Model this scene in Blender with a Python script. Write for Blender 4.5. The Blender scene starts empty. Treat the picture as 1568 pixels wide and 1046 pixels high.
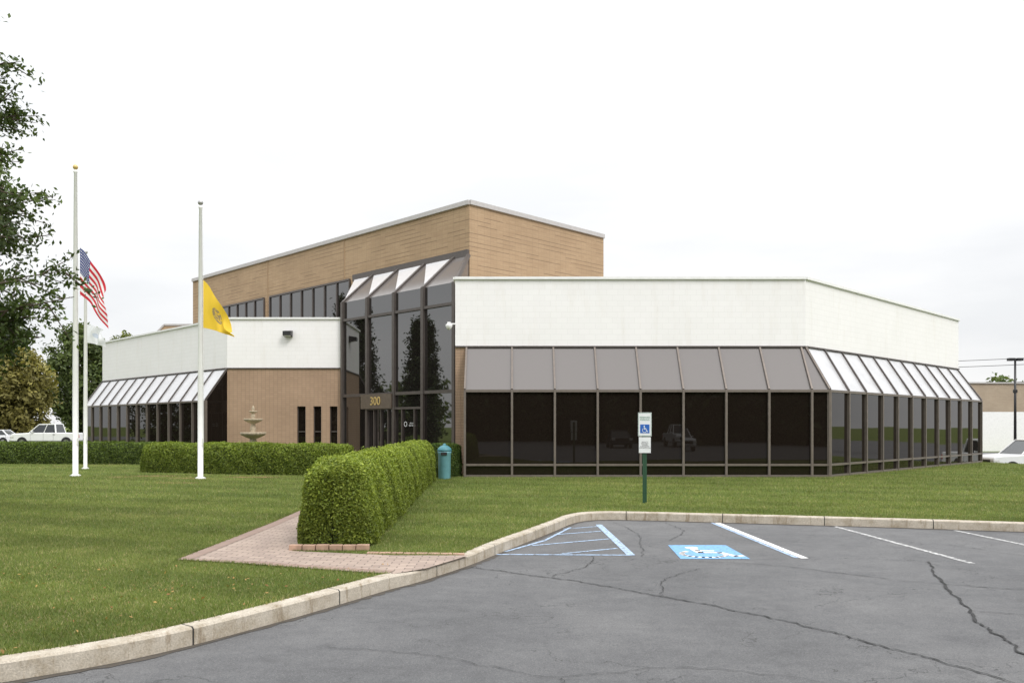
import bpy, bmesh, math, random
import numpy as np
from mathutils import Vector, Matrix
random.seed(4); rng=np.random.default_rng(7)
S=bpy.context.scene
COL=S.collection
R2=math.sqrt(0.5)
# ------------------------------------------------------------------ helpers
def empty(name,loc=(0,0,0),rotz=0):
    e=bpy.data.objects.new(name,None); COL.objects.link(e); e.location=loc; e.rotation_euler=(0,0,rotz); e.empty_display_size=.3
    return e
def link(name,me,mat=None,parent=None,smooth=False):
    o=bpy.data.objects.new(name,me); COL.objects.link(o)
    if mat is not None:
        for m in (mat if isinstance(mat,(list,tuple)) else [mat]): me.materials.append(m)
    if parent: o.parent=parent
    if smooth:
        me.polygons.foreach_set("use_smooth",[True]*len(me.polygons))
    return o
class MB:
    def __init__(s): s.v=[]; s.f=[]; s.uv=[]
    def poly(s,pts,uv=None):
        b=len(s.v); s.v+= [tuple(p) for p in pts]; s.f.append(list(range(b,b+len(pts))))
        s.uv+= list(uv) if uv else [(p[0],p[1]) for p in pts]
    def wall(s,p0,p1,z0,z1,u0=0):
        L=math.hypot(p1[0]-p0[0],p1[1]-p0[1])
        s.poly([(p0[0],p0[1],z0),(p1[0],p1[1],z0),(p1[0],p1[1],z1),(p0[0],p0[1],z1)],
               [(u0,z0),(u0+L,z0),(u0+L,z1),(u0,z1)])
    def beam(s,a,b,w,d,side=None):
        a=Vector(a);b=Vector(b);t=(b-a).normalized()
        if side is None:
            side=Vector((0,0,1)).cross(t)
            if side.length<1e-3: side=Vector((1,0,0))
        side=Vector(side); side=(side-t*side.dot(t)).normalized(); n=t.cross(side).normalized()
        q=[side*(i*w/2)+n*(j*d/2) for i,j in((-1,-1),(1,-1),(1,1),(-1,1))]
        A=[a+k for k in q];B=[b+k for k in q]
        for k in range(4):
            m=(k+1)%4; s.poly([A[k],A[m],B[m],B[k]])
        s.poly(A[::-1]); s.poly(B)
    def box(s,x0,x1,y0,y1,z0,z1):
        s.beam(((x0+x1)/2,(y0+y1)/2,z0),((x0+x1)/2,(y0+y1)/2,z1),x1-x0,y1-y0,(1,0,0))
    def build(s,name,mat,parent=None,bevel=0,smooth=False):
        me=bpy.data.meshes.new(name); me.from_pydata(s.v,[],s.f)
        ul=me.uv_layers.new(name="UVMap")
        ul.data.foreach_set("uv",[c for u in s.uv for c in u])
        bm=bmesh.new(); bm.from_mesh(me)
        if bevel: bmesh.ops.remove_doubles(bm,verts=bm.verts,dist=1e-5)
        bmesh.ops.recalc_face_normals(bm,faces=bm.faces); bm.to_mesh(me); bm.free()
        o=link(name,me,mat,parent,smooth)
        if bevel:
            m=o.modifiers.new("Bevel",'BEVEL'); m.width=bevel; m.segments=2; m.limit_method='ANGLE'
        return o
def npmesh(name,verts,k,mat,cols=None,parent=None,smooth=False):
    verts=np.asarray(verts,dtype=np.float32).reshape(-1,3); n=len(verts)//k
    me=bpy.data.meshes.new(name); me.vertices.add(n*k); me.vertices.foreach_set("co",verts.ravel())
    me.loops.add(n*k); me.loops.foreach_set("vertex_index",np.arange(n*k,dtype=np.int32))
    me.polygons.add(n); me.polygons.foreach_set("loop_start",np.arange(0,n*k,k,dtype=np.int32))
    me.update(calc_edges=True)
    if cols is not None:
        ca=me.color_attributes.new(name="Col",type='FLOAT_COLOR',domain='POINT')
        c=np.ones((n*k,4),dtype=np.float32); c[:,:3]=cols; ca.data.foreach_set("color",c.ravel())
    return link(name,me,mat,parent,smooth)
def lathe(name,prof,mat,parent=None,loc=(0,0,0),seg=28,smooth=True,wob=0):
    v=[];f=[];n=len(prof)
    for r,z in prof:
        for i in range(seg):
            a=2*math.pi*i/seg; rr=r*(1+wob*math.cos(a*10)); v.append((loc[0]+rr*math.cos(a),loc[1]+rr*math.sin(a),loc[2]+z))
    for j in range(n-1):
        for i in range(seg):
            k=(i+1)%seg; f.append((j*seg+i,j*seg+k,(j+1)*seg+k,(j+1)*seg+i))
    f.append(tuple(range(seg))[::-1]); f.append(tuple((n-1)*seg+i for i in range(seg)))
    me=bpy.data.meshes.new(name); me.from_pydata(v,[],f); return link(name,me,mat,parent,smooth)
def text(name,s,size,loc,rot,mat,parent,ext=.004,align='CENTER'):
    c=bpy.data.curves.new(name,'FONT'); c.body=s; c.size=size; c.extrude=ext; c.align_x=align; c.align_y='CENTER'
    o=bpy.data.objects.new(name,c); COL.objects.link(o); o.location=loc; o.rotation_euler=rot; c.materials.append(mat); o.parent=parent
    return o
# ------------------------------------------------------------------ materials
class NT:
    def __init__(s,name):
        s.m=bpy.data.materials.new(name); s.m.use_nodes=True; s.t=s.m.node_tree; s.t.nodes.clear()
        s.out=s.n('ShaderNodeOutputMaterial'); s.b=s.n('ShaderNodeBsdfPrincipled'); s.l(s.b.outputs[0],s.out.inputs[0])
    def n(s,t,**k):
        x=s.t.nodes.new(t)
        for a,b in k.items(): setattr(x,a,b)
        return x
    def l(s,a,b): s.t.links.new(a,b)
    def coord(s,kind='Object',scale=(1,1,1)):
        c=s.n('ShaderNodeTexCoord'); m=s.n('ShaderNodeMapping'); m.inputs['Scale'].default_value=scale; s.l(c.outputs[kind],m.inputs[0]); return m.outputs[0]
    def noise(s,vec,scale,detail=4,rough=.55):
        x=s.n('ShaderNodeTexNoise'); x.inputs['Scale'].default_value=scale; x.inputs['Detail'].default_value=detail; x.inputs['Roughness'].default_value=rough; s.l(vec,x.inputs['Vector']); return x.outputs['Fac']
    def ramp(s,fac,stops):
        r=s.n('ShaderNodeValToRGB'); e=r.color_ramp.elements
        while len(e)<len(stops): e.new(.5)
        for q,(p,c) in zip(e,stops):
            q.position=p; q.color=(c,c,c,1) if isinstance(c,(int,float)) else (*c,1)
        s.l(fac,r.inputs[0]); return r.outputs[0]
    def mix(s,fac,a,b,mode='MIX'):
        m=s.n('ShaderNodeMix',data_type='RGBA',blend_type=mode)
        for i,x in ((0,fac),(6,a),(7,b)):
            if isinstance(x,(int,float)): m.inputs[i].default_value=x if i==0 else (x,x,x,1)
            elif isinstance(x,tuple): m.inputs[i].default_value=(*x,1)
            else: s.l(x,m.inputs[i])
        return m.outputs[2]
    def math(s,op,a,b=0):
        m=s.n('ShaderNodeMath',operation=op)
        for i,x in ((0,a),(1,b)):
            if isinstance(x,(int,float)): m.inputs[i].default_value=x
            else: s.l(x,m.inputs[i])
        return m.outputs[0]
    def bump(s,h,strength=.3,dist=.02):
        b=s.n('ShaderNodeBump'); b.inputs['Strength'].default_value=strength; b.inputs['Distance'].default_value=dist; s.l(h,b.inputs['Height']); s.l(b.outputs[0],s.b.inputs['Normal'])
    def base(s,c):
        if isinstance(c,tuple): s.b.inputs['Base Color'].default_value=(*c,1)
        else: s.l(c,s.b.inputs['Base Color'])
    def set(s,**k):
        for a,b in k.items():
            s.b.inputs[a.replace('_',' ')].default_value=b
def simple(name,c,rough=.5,metal=0,var=.12,scale=6,ior=1.5,bump=0):
    t=NT(name); v=t.coord(); n=t.noise(v,scale)
    d=tuple(x*(1-var) for x in c); e=tuple(min(1,x*(1+var)) for x in c)
    t.base(t.ramp(n,[(.3,d),(.7,e)])); t.set(Roughness=rough,Metallic=metal,IOR=ior)
    if bump: t.bump(t.noise(v,scale*8),bump)
    return t.m
def m_white():
    t=NT("white_painted_block"); uv=t.coord('UV')
    b=t.n('ShaderNodeTexBrick'); b.inputs['Scale'].default_value=1; b.inputs['Brick Width'].default_value=.405; b.inputs['Row Height'].default_value=.203
    b.inputs['Mortar Size'].default_value=.005; b.inputs['Mortar Smooth'].default_value=.5; b.inputs['Bias'].default_value=-.2
    b.inputs['Color1'].default_value=(.875,.862,.868,1); b.inputs['Color2'].default_value=(.855,.842,.848,1); b.inputs['Mortar'].default_value=(.76,.75,.75,1)
    t.l(uv,b.inputs['Vector'])
    st=t.noise(t.coord('UV',(1.6,.22,1)),1.6,6,.65); g=t.noise(uv,.35,3)
    c=t.mix(1,b.outputs['Color'],t.ramp(st,[(.28,(.95,.94,.92)),(.48,(1,1,1))]),'MULTIPLY')
    c=t.mix(1,c,t.ramp(g,[(.35,(.975,.975,.97)),(.6,(1,1,1))]),'MULTIPLY')
    t.base(c); t.set(Roughness=.65)
    h=t.math('ADD',t.math('MULTIPLY',b.outputs['Fac'],-1),t.math('MULTIPLY',t.noise(uv,30,3),.2)); t.bump(h,.3,.010); return t.m
def m_brick(name,c1,c2,mortar,w,h,ms,off,lines=0):
    t=NT(name); uv=t.coord('UV')
    b=t.n('ShaderNodeTexBrick'); b.offset=off; b.inputs['Scale'].default_value=1; b.inputs['Brick Width'].default_value=w; b.inputs['Row Height'].default_value=h
    b.inputs['Mortar Size'].default_value=ms; b.inputs['Mortar Smooth'].default_value=.3; b.inputs['Bias'].default_value=0
    b.inputs['Color1'].default_value=(*c1,1); b.inputs['Color2'].default_value=(*c2,1); b.inputs['Mortar'].default_value=(*mortar,1)
    t.l(uv,b.inputs['Vector'])
    c=t.mix(1,b.outputs['Color'],t.ramp(t.noise(uv,.5,5,.6),[(.3,(.86,.85,.84)),(.7,(1.05,1.05,1.05))]),'MULTIPLY')
    if lines:
        sp=t.n('ShaderNodeSeparateXYZ'); t.l(uv,sp.inputs[0])
        q=t.math('DIVIDE',sp.outputs[1],.20); fl=t.math('FLOOR',q); ln=t.math('LESS_THAN',t.math('FRACT',q),.16)
        sh=t.math('MULTIPLY',t.math('MODULO',fl,3),.4); cu=t.math('FLOOR',t.math('DIVIDE',t.math('ADD',sp.outputs[0],sh),1.2))
        cb=t.n('ShaderNodeCombineXYZ'); t.l(cu,cb.inputs[0]); t.l(fl,cb.inputs[1]); wn_=t.n('ShaderNodeTexWhiteNoise',noise_dimensions='2D'); t.l(cb.outputs[0],wn_.inputs['Vector'])
        k=t.math('MULTIPLY',t.math('MULTIPLY',ln,t.ramp(wn_.outputs['Value'],[(.25,.12),(.75,1.0)])),lines)
        c=t.mix(k,c,(.15,.10,.06))
        vj=t.math('MULTIPLY',t.math('LESS_THAN',t.math('FRACT',t.math('DIVIDE',t.math('ADD',sp.outputs[0],.01),.4)),.05),.28); c=t.mix(vj,c,(.22,.15,.09))
    t.base(c); t.set(Roughness=.8)
    t.bump(t.math('ADD',t.math('MULTIPLY',b.outputs['Fac'],-1),t.math('MULTIPLY',t.noise(uv,40,2),.2)),.4,.01); return t.m
def m_glass(name,c,ior=1.7,rough=.015,wave=.0):
    t=NT(name); v=t.coord(); t.base(c); t.set(Roughness=rough,IOR=ior); t.bump(t.noise(v,.7,1),.03,.02); return t.m
def m_leaf(name,tr=.25):
    t=NT(name); a=t.n('ShaderNodeAttribute'); a.attribute_name='Col'; t.base(a.outputs['Color']); t.set(Roughness=.55,IOR=1.35)
    tl=t.n('ShaderNodeBsdfTranslucent'); t.l(t.mix(1,a.outputs['Color'],(1.3,1.3,.6),'MULTIPLY'),tl.inputs[0])
    mx=t.n('ShaderNodeMixShader'); mx.inputs[0].default_value=tr; t.l(t.b.outputs[0],mx.inputs[1]); t.l(tl.outputs[0],mx.inputs[2]); t.l(mx.outputs[0],t.out.inputs[0]); return t.m
def m_grass():
    t=NT("grass"); v=t.coord(); big=t.noise(v,.22,4,.6); mid=t.noise(v,1.7,5,.65); fine=t.noise(t.coord('Object',(1,1,1)),38,4,.8)
    c=t.ramp(big,[(.3,(.092,.132,.030)),(.55,(.126,.162,.039)),(.75,(.185,.196,.068))])
    c=t.mix(1,c,t.ramp(mid,[(.3,(.72,.77,.70)),(.7,(1.22,1.17,1.15))]),'MULTIPLY')
    c=t.mix(1,c,t.ramp(fine,[(.25,(.45,.45,.4)),(.75,(1.5,1.5,1.45))]),'MULTIPLY')
    sp=t.n('ShaderNodeSeparateXYZ'); t.l(v,sp.inputs[0])
    d=t.math('SINE',t.math('MULTIPLY',t.math('ADD',t.math('MULTIPLY',sp.outputs[0],.35),sp.outputs[1]),2.9))
    c=t.mix(1,c,t.ramp(t.math('ADD',t.math('MULTIPLY',d,.5),.5),[(.35,(.90,.92,.90)),(.65,(1.08,1.07,1.07))]),'MULTIPLY')
    t.base(c); t.set(Roughness=.9,IOR=1.2); t.bump(fine,.8,.04); return t.m
def m_asphalt():
    t=NT("asphalt"); v=t.coord(); a=t.noise(v,.35,9,.68); f=t.noise(v,150,3,.85); f2=t.noise(v,55,4,.8); m=t.noise(v,3.1,9,.8); s=t.noise(t.coord('Object',(.6,1.6,1)),1.1,9,.75)
    c=t.ramp(a,[(.32,(.100,.101,.104)),(.5,(.122,.123,.126)),(.68,(.150,.150,.151))])
    c=t.mix(1,c,t.ramp(m,[(.32,(.82,.82,.83)),(.68,(1.15,1.15,1.14))]),'MULTIPLY')
    c=t.mix(1,c,t.ramp(s,[(.3,(.87,.87,.88)),(.6,(1.05,1.05,1.05))]),'MULTIPLY')
    c=t.mix(1,c,t.ramp(f,[(.25,(.40,.40,.40)),(.75,(1.60,1.60,1.60))]),'MULTIPLY')
    c=t.mix(1,c,t.ramp(f2,[(.3,(.72,.72,.72)),(.7,(1.28,1.28,1.28))]),'MULTIPLY')
    st=t.noise(v,1.9,3,.5); c=t.mix(t.ramp(st,[(.66,0.0),(.72,.35)]),c,(.06,.06,.062))
    vo=t.n('ShaderNodeTexVoronoi'); vo.inputs['Scale'].default_value=38; t.l(v,vo.inputs['Vector']); c=t.mix(t.math('MULTIPLY',t.math('LESS_THAN',vo.outputs['Distance'],.12),.55),c,(.36,.35,.33))
    v2=t.n('ShaderNodeTexVoronoi',feature='DISTANCE_TO_EDGE'); v2.inputs['Scale'].default_value=.55; w_=t.n('ShaderNodeVectorMath',operation='ADD'); nn=t.n('ShaderNodeTexNoise'); nn.inputs['Scale'].default_value=2.5; nn.inputs['Detail'].default_value=6; t.l(v,nn.inputs['Vector']); t.l(v,w_.inputs[0]); t.l(nn.outputs['Color'],w_.inputs[1]); t.l(w_.outputs[0],v2.inputs['Vector'])
    hk=t.math('MULTIPLY',t.math('LESS_THAN',v2.outputs['Distance'],.003),t.ramp(t.noise(v,.45,2),[(.42,0.0),(.52,.75)])); c=t.mix(hk,c,(.042,.042,.042))
    t.base(c); t.set(Roughness=.85); t.bump(f,.6,.012); return t.m
def m_concrete(name,c):
    t=NT(name); uv=t.coord('UV'); v=t.coord(); n=t.noise(v,3,6,.7); f=t.noise(v,60,3,.7); st=t.noise(t.coord('Object',(9,9,1.5)),1,4,.7)
    sp=t.n('ShaderNodeSeparateXYZ'); t.l(uv,sp.inputs[0])
    j=t.math('LESS_THAN',t.math('FRACT',t.math('DIVIDE',sp.outputs[0],1.9)),.009)
    k=t.mix(1,c,t.ramp(n,[(.3,(.66,.60,.50)),(.5,(.95,.93,.9)),(.7,(1.15,1.15,1.15))]),'MULTIPLY')
    k=t.mix(1,k,t.ramp(f,[(.3,(.75,.75,.75)),(.7,(1.18,1.18,1.18))]),'MULTIPLY')
    k=t.mix(1,k,t.ramp(st,[(.32,(.62,.56,.48)),(.46,(1,1,1))]),'MULTIPLY')
    k=t.mix(j,k,(.03,.028,.025)); t.base(k); t.set(Roughness=.85); t.bump(f,.5,.012); return t.m
def m_worn(name,c,wear=.5,under=(.12,.12,.125)):
    t=NT(name); v=t.coord(); n=t.noise(v,14,6,.8); t.base(t.mix(t.ramp(n,[(wear-.07,0.0),(wear+.05,1.0)]),under,c)); t.set(Roughness=.75); return t.m
WHITE=m_white()
TOWER=m_brick("tan_brick",(.46,.325,.20),(.42,.29,.175),(.37,.255,.155),.40,.10,.006,.5,.7)
LOWB=m_brick("tan_grid_brick",(.43,.295,.20),(.39,.265,.18),(.28,.20,.14),.20,.10,.010,.0)
PAVER=m_brick("paver_brick",(.44,.345,.285),(.33,.255,.215),(.18,.145,.12),.22,.11,.009,.5)
PAVERB=m_brick("paver_border_brick",(.33,.235,.19),(.27,.19,.155),(.15,.115,.095),.11,.22,.008,.0)
GLASS=m_glass("bronze_glass",(.013,.0095,.0075),1.45)
GLASS_E=m_glass("entrance_glass",(.014,.012,.011),2.3)
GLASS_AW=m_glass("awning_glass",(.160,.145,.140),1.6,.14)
GLASS_AL=simple("awning_panel_sky_sheen",(.60,.60,.62),.25,.2,.08,1.5)  # awning glass again, with the grazing sky reflection painted as a pale colour
FRAME=simple("bronze_frame",(.19,.16,.14),.4,.3,.1)
FRAMED=simple("dark_bronze_frame",(.105,.090,.083),.4,.3,.1)
SKYREFL=simple("painted_sky_reflection",(.74,.74,.76),.15,.1,.05)  # pale colour standing in for sky reflected in the sloped entrance glass
COPING=simple("white_coping",(.82,.82,.82),.4,0,.05)
COPG=simple("grey_coping",(.50,.48,.47),.4,.2,.06)
ROOF=simple("roof_gravel",(.3,.29,.27),.9)
GRASS=m_grass(); ASPH=m_asphalt(); CURB=m_concrete("kerb_concrete",(.50,.455,.385)); LEAF=m_leaf("leaf"); BLADE=m_leaf("grass_blade",.3)
BARK=simple("bark",(.10,.075,.055),.9,0,.3,12,bump=.5)
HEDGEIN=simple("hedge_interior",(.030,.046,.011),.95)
POLEW=simple("white_pole_paint",(.78,.78,.77),.3,0,.03)
GOLD=simple("gold_paint",(.62,.46,.18),.35,.2,.05)
DARK=simple("dark_metal",(.03,.03,.032),.4,.3)
BLACKR=simple("rubber",(.02,.02,.021),.8)
CHROME=simple("bright_metal",(.55,.55,.56),.2,.9,.04)
STEEL=simple("galvanised_steel",(.45,.45,.45),.4,.6)
CARW=simple("white_car_paint",(.78,.79,.80),.18,0,.02); CARD=simple("dark_car_paint",(.05,.06,.08),.15,.3,.02); CARR=simple("silver_car_paint",(.4,.41,.42),.2,.5,.02)
CARG=m_glass("car_glass",(.02,.025,.028),1.6)
REDL=simple("red_lens",(.4,.02,.015),.2); LENS=simple("clear_lens",(.6,.6,.58),.1)
PAINTW=m_worn("worn_white_paint",(.76,.76,.75),.42); PAINTW2=m_worn("very_worn_white_paint",(.58,.58,.57),.50); PAINTB=m_worn("worn_blue_paint",(.17,.38,.66),.43)
PAINTLB=m_worn("pale_blue_paint",(.40,.54,.74),.47)
CRACK=simple("crack_dark",(.030,.030,.030),.95)  # plain dark tone for the crack strips
SIGNW=simple("sign_white",(.75,.77,.78),.35,0,.03); SIGNB=simple("sign_blue",(.02,.12,.45),.35,0,.03); SIGNG=simple("sign_green",(.02,.20,.09),.4); POSTG=simple("green_post",(.02,.07,.035),.5)
TEAL=simple("teal_plastic",(.16,.37,.43),.45,0,.08); TEALD=simple("dark_teal_plastic",(.06,.21,.25),.5)
MULCH=simple("mulch",(.27,.16,.07),.95,0,.4,30,bump=.6)
STONE=simple("cast_stone",(.44,.37,.27),.8,0,.25,9,bump=.3)

# ------------------------------------------------------------------ camera, sky, sun
cam=bpy.data.cameras.new("camera"); co=bpy.data.objects.new("camera",cam); COL.objects.link(co); S.camera=co
co.location=(0,0,1.75); co.rotation_euler=(math.radians(90),0,0); cam.lens=29.4; cam.sensor_width=36; cam.shift_y=.083; cam.clip_end=2000
SE=46; SA=142
w=bpy.data.worlds.new("World"); S.world=w; w.use_nodes=True; nt=w.node_tree; nt.nodes.clear()
def wn(t): return nt.nodes.new(t)
out=wn('ShaderNodeOutputWorld'); bg=wn('ShaderNodeBackground'); sky=wn('ShaderNodeTexSky'); sky.sky_type='NISHITA'; sky.sun_disc=False
sky.sun_elevation=math.radians(SE); sky.sun_rotation=math.radians(SA); sky.dust_density=3
tc=wn('ShaderNodeTexCoord'); mp=wn('ShaderNodeMapping'); mp.inputs['Scale'].default_value=(1,1,4.0); nt.links.new(tc.outputs['Generated'],mp.inputs[0])
nz=wn('ShaderNodeTexNoise'); nz.inputs['Scale'].default_value=2.6; nz.inputs['Detail'].default_value=7; nt.links.new(mp.outputs[0],nz.inputs['Vector'])
rp=wn('ShaderNodeValToRGB'); rp.color_ramp.elements[0].position=.36; rp.color_ramp.elements[0].color=(.90,.91,.925,1); rp.color_ramp.elements[1].position=.60; rp.color_ramp.elements[1].color=(1.04,1.04,1.04,1)
nt.links.new(nz.outputs['Fac'],rp.inputs[0])
sx=wn('ShaderNodeSeparateXYZ'); nt.links.new(tc.outputs['Generated'],sx.inputs[0])
gr=wn('ShaderNodeValToRGB'); e=gr.color_ramp.elements; e[0].position=0; e[0].color=(.42,.42,.42,1); e[1].position=.22; e[1].color=(.475,.475,.475,1)
q=e.new(.45); q.color=(.58,.58,.58,1); q=e.new(.62); q.color=(.93,.93,.93,1); q=e.new(1.0); q.color=(1,1,1,1)
nt.links.new(sx.outputs[2],gr.inputs[0])
vs=wn('ShaderNodeVectorMath'); vs.operation='SCALE'; vs.inputs['Scale'].default_value=18.5; nt.links.new(gr.outputs[0],vs.inputs[0])
vm=wn('ShaderNodeVectorMath'); vm.operation='MULTIPLY'; nt.links.new(rp.outputs[0],vm.inputs[0]); nt.links.new(vs.outputs[0],vm.inputs[1])
mx=wn('ShaderNodeMix'); mx.data_type='RGBA'; mx.inputs[0].default_value=.92; nt.links.new(sky.outputs[0],mx.inputs[6]); nt.links.new(vm.outputs[0],mx.inputs[7])
nt.links.new(mx.outputs[2],bg.inputs[0]); bg.inputs[1].default_value=.125; nt.links.new(bg.outputs[0],out.inputs[0])
sl=bpy.data.lights.new("sun",'SUN'); sl.energy=1.5; sl.angle=math.radians(18); sl.color=(1,.965,.91); so=bpy.data.objects.new("sun",sl); COL.objects.link(so)
az=math.radians(SA); el=math.radians(SE)
sd=Vector((math.sin(az)*math.cos(el),math.cos(az)*math.cos(el),math.sin(el)))
so.rotation_euler=sd.to_track_quat('Z','Y').to_euler()
S.view_settings.view_transform='Standard'; S.view_settings.look='None'; S.view_settings.exposure=0

# ------------------------------------------------------------------ ground
def sm(t): t=max(0,min(1,t)); return t*t*(3-2*t)
def gh(x,y): return -.2-.65*sm((x-21)/2)*sm((y-37)/3)
xs=[-1500,-600,-300,-150,-80,-40,0,15,20,21,22,22.5,23,24,25,28,30,40,60,90,150,300,600,1500]; ys=[-1500,-600,-300,-100,-30,0,20,30,35,36,37,38,39,40,41,45,60,90,150,300,600,1500]
v=[(x,y,gh(x,y)) for y in ys for x in xs]; nx=len(xs)
f=[(j*nx+i,j*nx+i+1,(j+1)*nx+i+1,(j+1)*nx+i) for j in range(len(ys)-1) for i in range(nx-1)]
me=bpy.data.meshes.new("ground"); me.from_pydata(v,[],f); link("ground",me,GRASS)
def catmull(P,n=8):
    P=[Vector(p) for p in P]; o=[]
    for i in range(len(P)-1):
        p0=P[max(i-1,0)];p1=P[i];p2=P[i+1];p3=P[min(i+2,len(P)-1)]
        for k in range(n):
            t=k/n; o.append(.5*((2*p1)+(p2-p0)*t+(2*p0-5*p1+4*p2-p3)*t*t+(3*p1-p0-3*p2+p3)*t**3))
    o.append(P[-1]); return o
kp=[(-60,-22,.0),(-30,-9.5,.0),(-12,.4,0),(-6.2,4.3,0),(-3.85,6.15,0),(-3.0,6.95,0),(-2.28,8.1,0),(-1.75,9.1,0),(-1.42,9.75,-.005),(-1.12,10.25,-.02),(-.62,11.35,-.02),(-.38,12.0,-.005),(-.1,12.8,0),(.35,14.0,0),(.85,15.4,0),(1.25,16.5,0),(1.75,17.0,0),(2.6,16.95,0),(3.95,16.6,0),(6.4,15.95,0),(9.2,15.1,0),(20,11.6,0),(60,-1.5,0)]
K=catmull(kp,8)
nrm=[]
for i,p in enumerate(K):
    a=K[max(i-1,0)];b=K[min(i+1,len(K)-1)]; t=Vector((b.x-a.x,b.y-a.y)); t.normalize(); nrm.append(Vector((-t.y,t.x)))
mb=MB(); prof=[(0,-.2),(0.0,None,-.02),(.02,None,0),(.155,None,.004),(.16,None,-.01),(.16,-.2)]
L=0; rows=[]
for i,p in enumerate(K):
    if i: L+=(K[i]-K[i-1]).length
    n=nrm[i]; row=[]
    for q in prof:
        z=q[1] if q[1] is not None else p.z+.012+q[2]
        row.append(((p.x+n.x*q[0],p.y+n.y*q[0],z)))
    rows.append((L,row))
for (l0,a),(l1,b) in zip(rows,rows[1:]):
    for k in range(5): mb.poly([a[k],b[k],b[k+1],a[k+1]],[(l0,k*.1),(l1,k*.1),(l1,k*.1+.1),(l0,k*.1+.1)])
mb.build("kerb",CURB)
mb=MB(); r_=random.Random(5); last=None
for i,(p,n) in enumerate(zip(K,nrm)):
    wd=.05+.06*r_.random(); c=[(p.x+n.x*.01,p.y+n.y*.01,-.1455),(p.x-n.x*wd,p.y-n.y*wd,-.1455)]
    if last: mb.poly([last[0],c[0],c[1],last[1]])
    last=c
mb.build("gutter_dirt",m_worn("gutter_dirt",(.075,.064,.052),.42,(.11,.108,.105)))
back=[(p.x+n.x*.12,p.y+n.y*.12) for p,n in zip(K,nrm)]
sk=[(60,35.5),(26.5,37.6),(24.0,39.2),(23.35,41.0),(22.9,42.5),(22.6,78),(-90,78)]
lawn=back+sk+[(-90,-22)]
def tri(o):
    bm=bmesh.new(); bm.from_mesh(o.data); bmesh.ops.triangulate(bm,faces=bm.faces); bm.to_mesh(o.data); bm.free()
mb=MB(); mb.poly([(x,y,0) for x,y in lawn]); tri(mb.build("lawn",GRASS))
mb=MB()
for a,b in zip(sk,sk[1:]): mb.wall(a,b,-.9,-.002)
mb.build("lawn_edge",GRASS)
front=[(p.x+n.x*.05,p.y+n.y*.05) for p,n in zip(K,nrm)]
mb=MB(); mb.poly([(x,y,-.15) for x,y in front]+[(90,-1.5,-.15),(90,-70,-.15),(-60,-70,-.15)]); tri(mb.build("asphalt_parking_lot",ASPH))
mb=MB(); mb.poly([(23.5,40.8,-.84),(140,40.8,-.84),(140,85,-.84),(23.5,85,-.84)]); mb.build("side_parking_lot",ASPH)
mb=MB(); mb.poly([(-140,79,-.14),(-20,79,-.14),(-20,100,-.14),(-140,100,-.14)]); mb.build("rear_road",ASPH)
walk=[(-4.4,10.97),(-3.4,10.65),(-2.4,10.25),(-1.75,10.0),(-1.40,9.92),(-1.06,10.3),(-.58,11.35),(-1.6,11.35),(-3.1,11.75),(-3.16,28.6),(-3.0,29.6),(-2.1,30.3),(-2.1,34.95),(-8.3,41.1),(-8.3,37),(-6.0,34.5),(-4.6,31.5),(-4.55,24),(-4.36,15)]
mb=MB(); mb.poly([(x,y,.006) for x,y in walk]); tri(mb.build("brick_walkway",PAVER))
mb=MB()
bp=[(-4.6,31.5),(-4.55,24),(-4.36,15),(-4.4,10.97),(-3.4,10.65),(-2.4,10.25),(-1.75,10.0),(-1.46,9.94)]
u=0
bn_=[]
for i in range(len(bp)):
    a=Vector(bp[max(i-1,0)]);b=Vector(bp[min(i+1,len(bp)-1)]); t=(b-a).normalized(); bn_.append(Vector((-t.y,t.x))*.2)
for i in range(len(bp)-1):
    a=Vector(bp[i]);b=Vector(bp[i+1]);l=(b-a).length; A2=a+bn_[i];B2=b+bn_[i+1]
    mb.poly([(a.x,a.y,.011),(b.x,b.y,.011),(B2.x,B2.y,.011),(A2.x,A2.y,.011)],[(u,0),(u+l,0),(u+l,.2),(u,.2)]); u+=l
mb.build("walkway_border",PAVERB)
mb=MB(); EDG=simple("edging_brick",(.40,.26,.19),.85,0,.3,5)
for i in range(6): 
    x=-3.15+i*.19; mb.box(x,x+.178,11.80,11.90,0,.085+random.uniform(-.008,.008))
for i in range(8):
    x=-2.0+i*.17; mb.box(x,x+.158,11.50-i*.012,11.60-i*.012,-.01,.018+random.uniform(-.003,.003))
mb.build("brick_edging",EDG,bevel=.008)
mb=MB(); rr_=random.Random(9)
for cx,cy,rx,ry in ((-12.6,29.6,.9,.3),(-10.9,28.3,.75,.22),(-9.0,28.9,1.0,.28),(-10.4,26.0,.8,.16),(-13.6,29.0,.4,.2)):
    pts=[]
    for i in range(36):
        a=2*math.pi*i/36; q=1+rr_.uniform(-.3,.25); pts.append((cx+rx*math.cos(a)*q,cy+ry*math.sin(a)*q,.006))
    mb.poly(pts)
mb.build("mulch_bed",MULCH)

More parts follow.
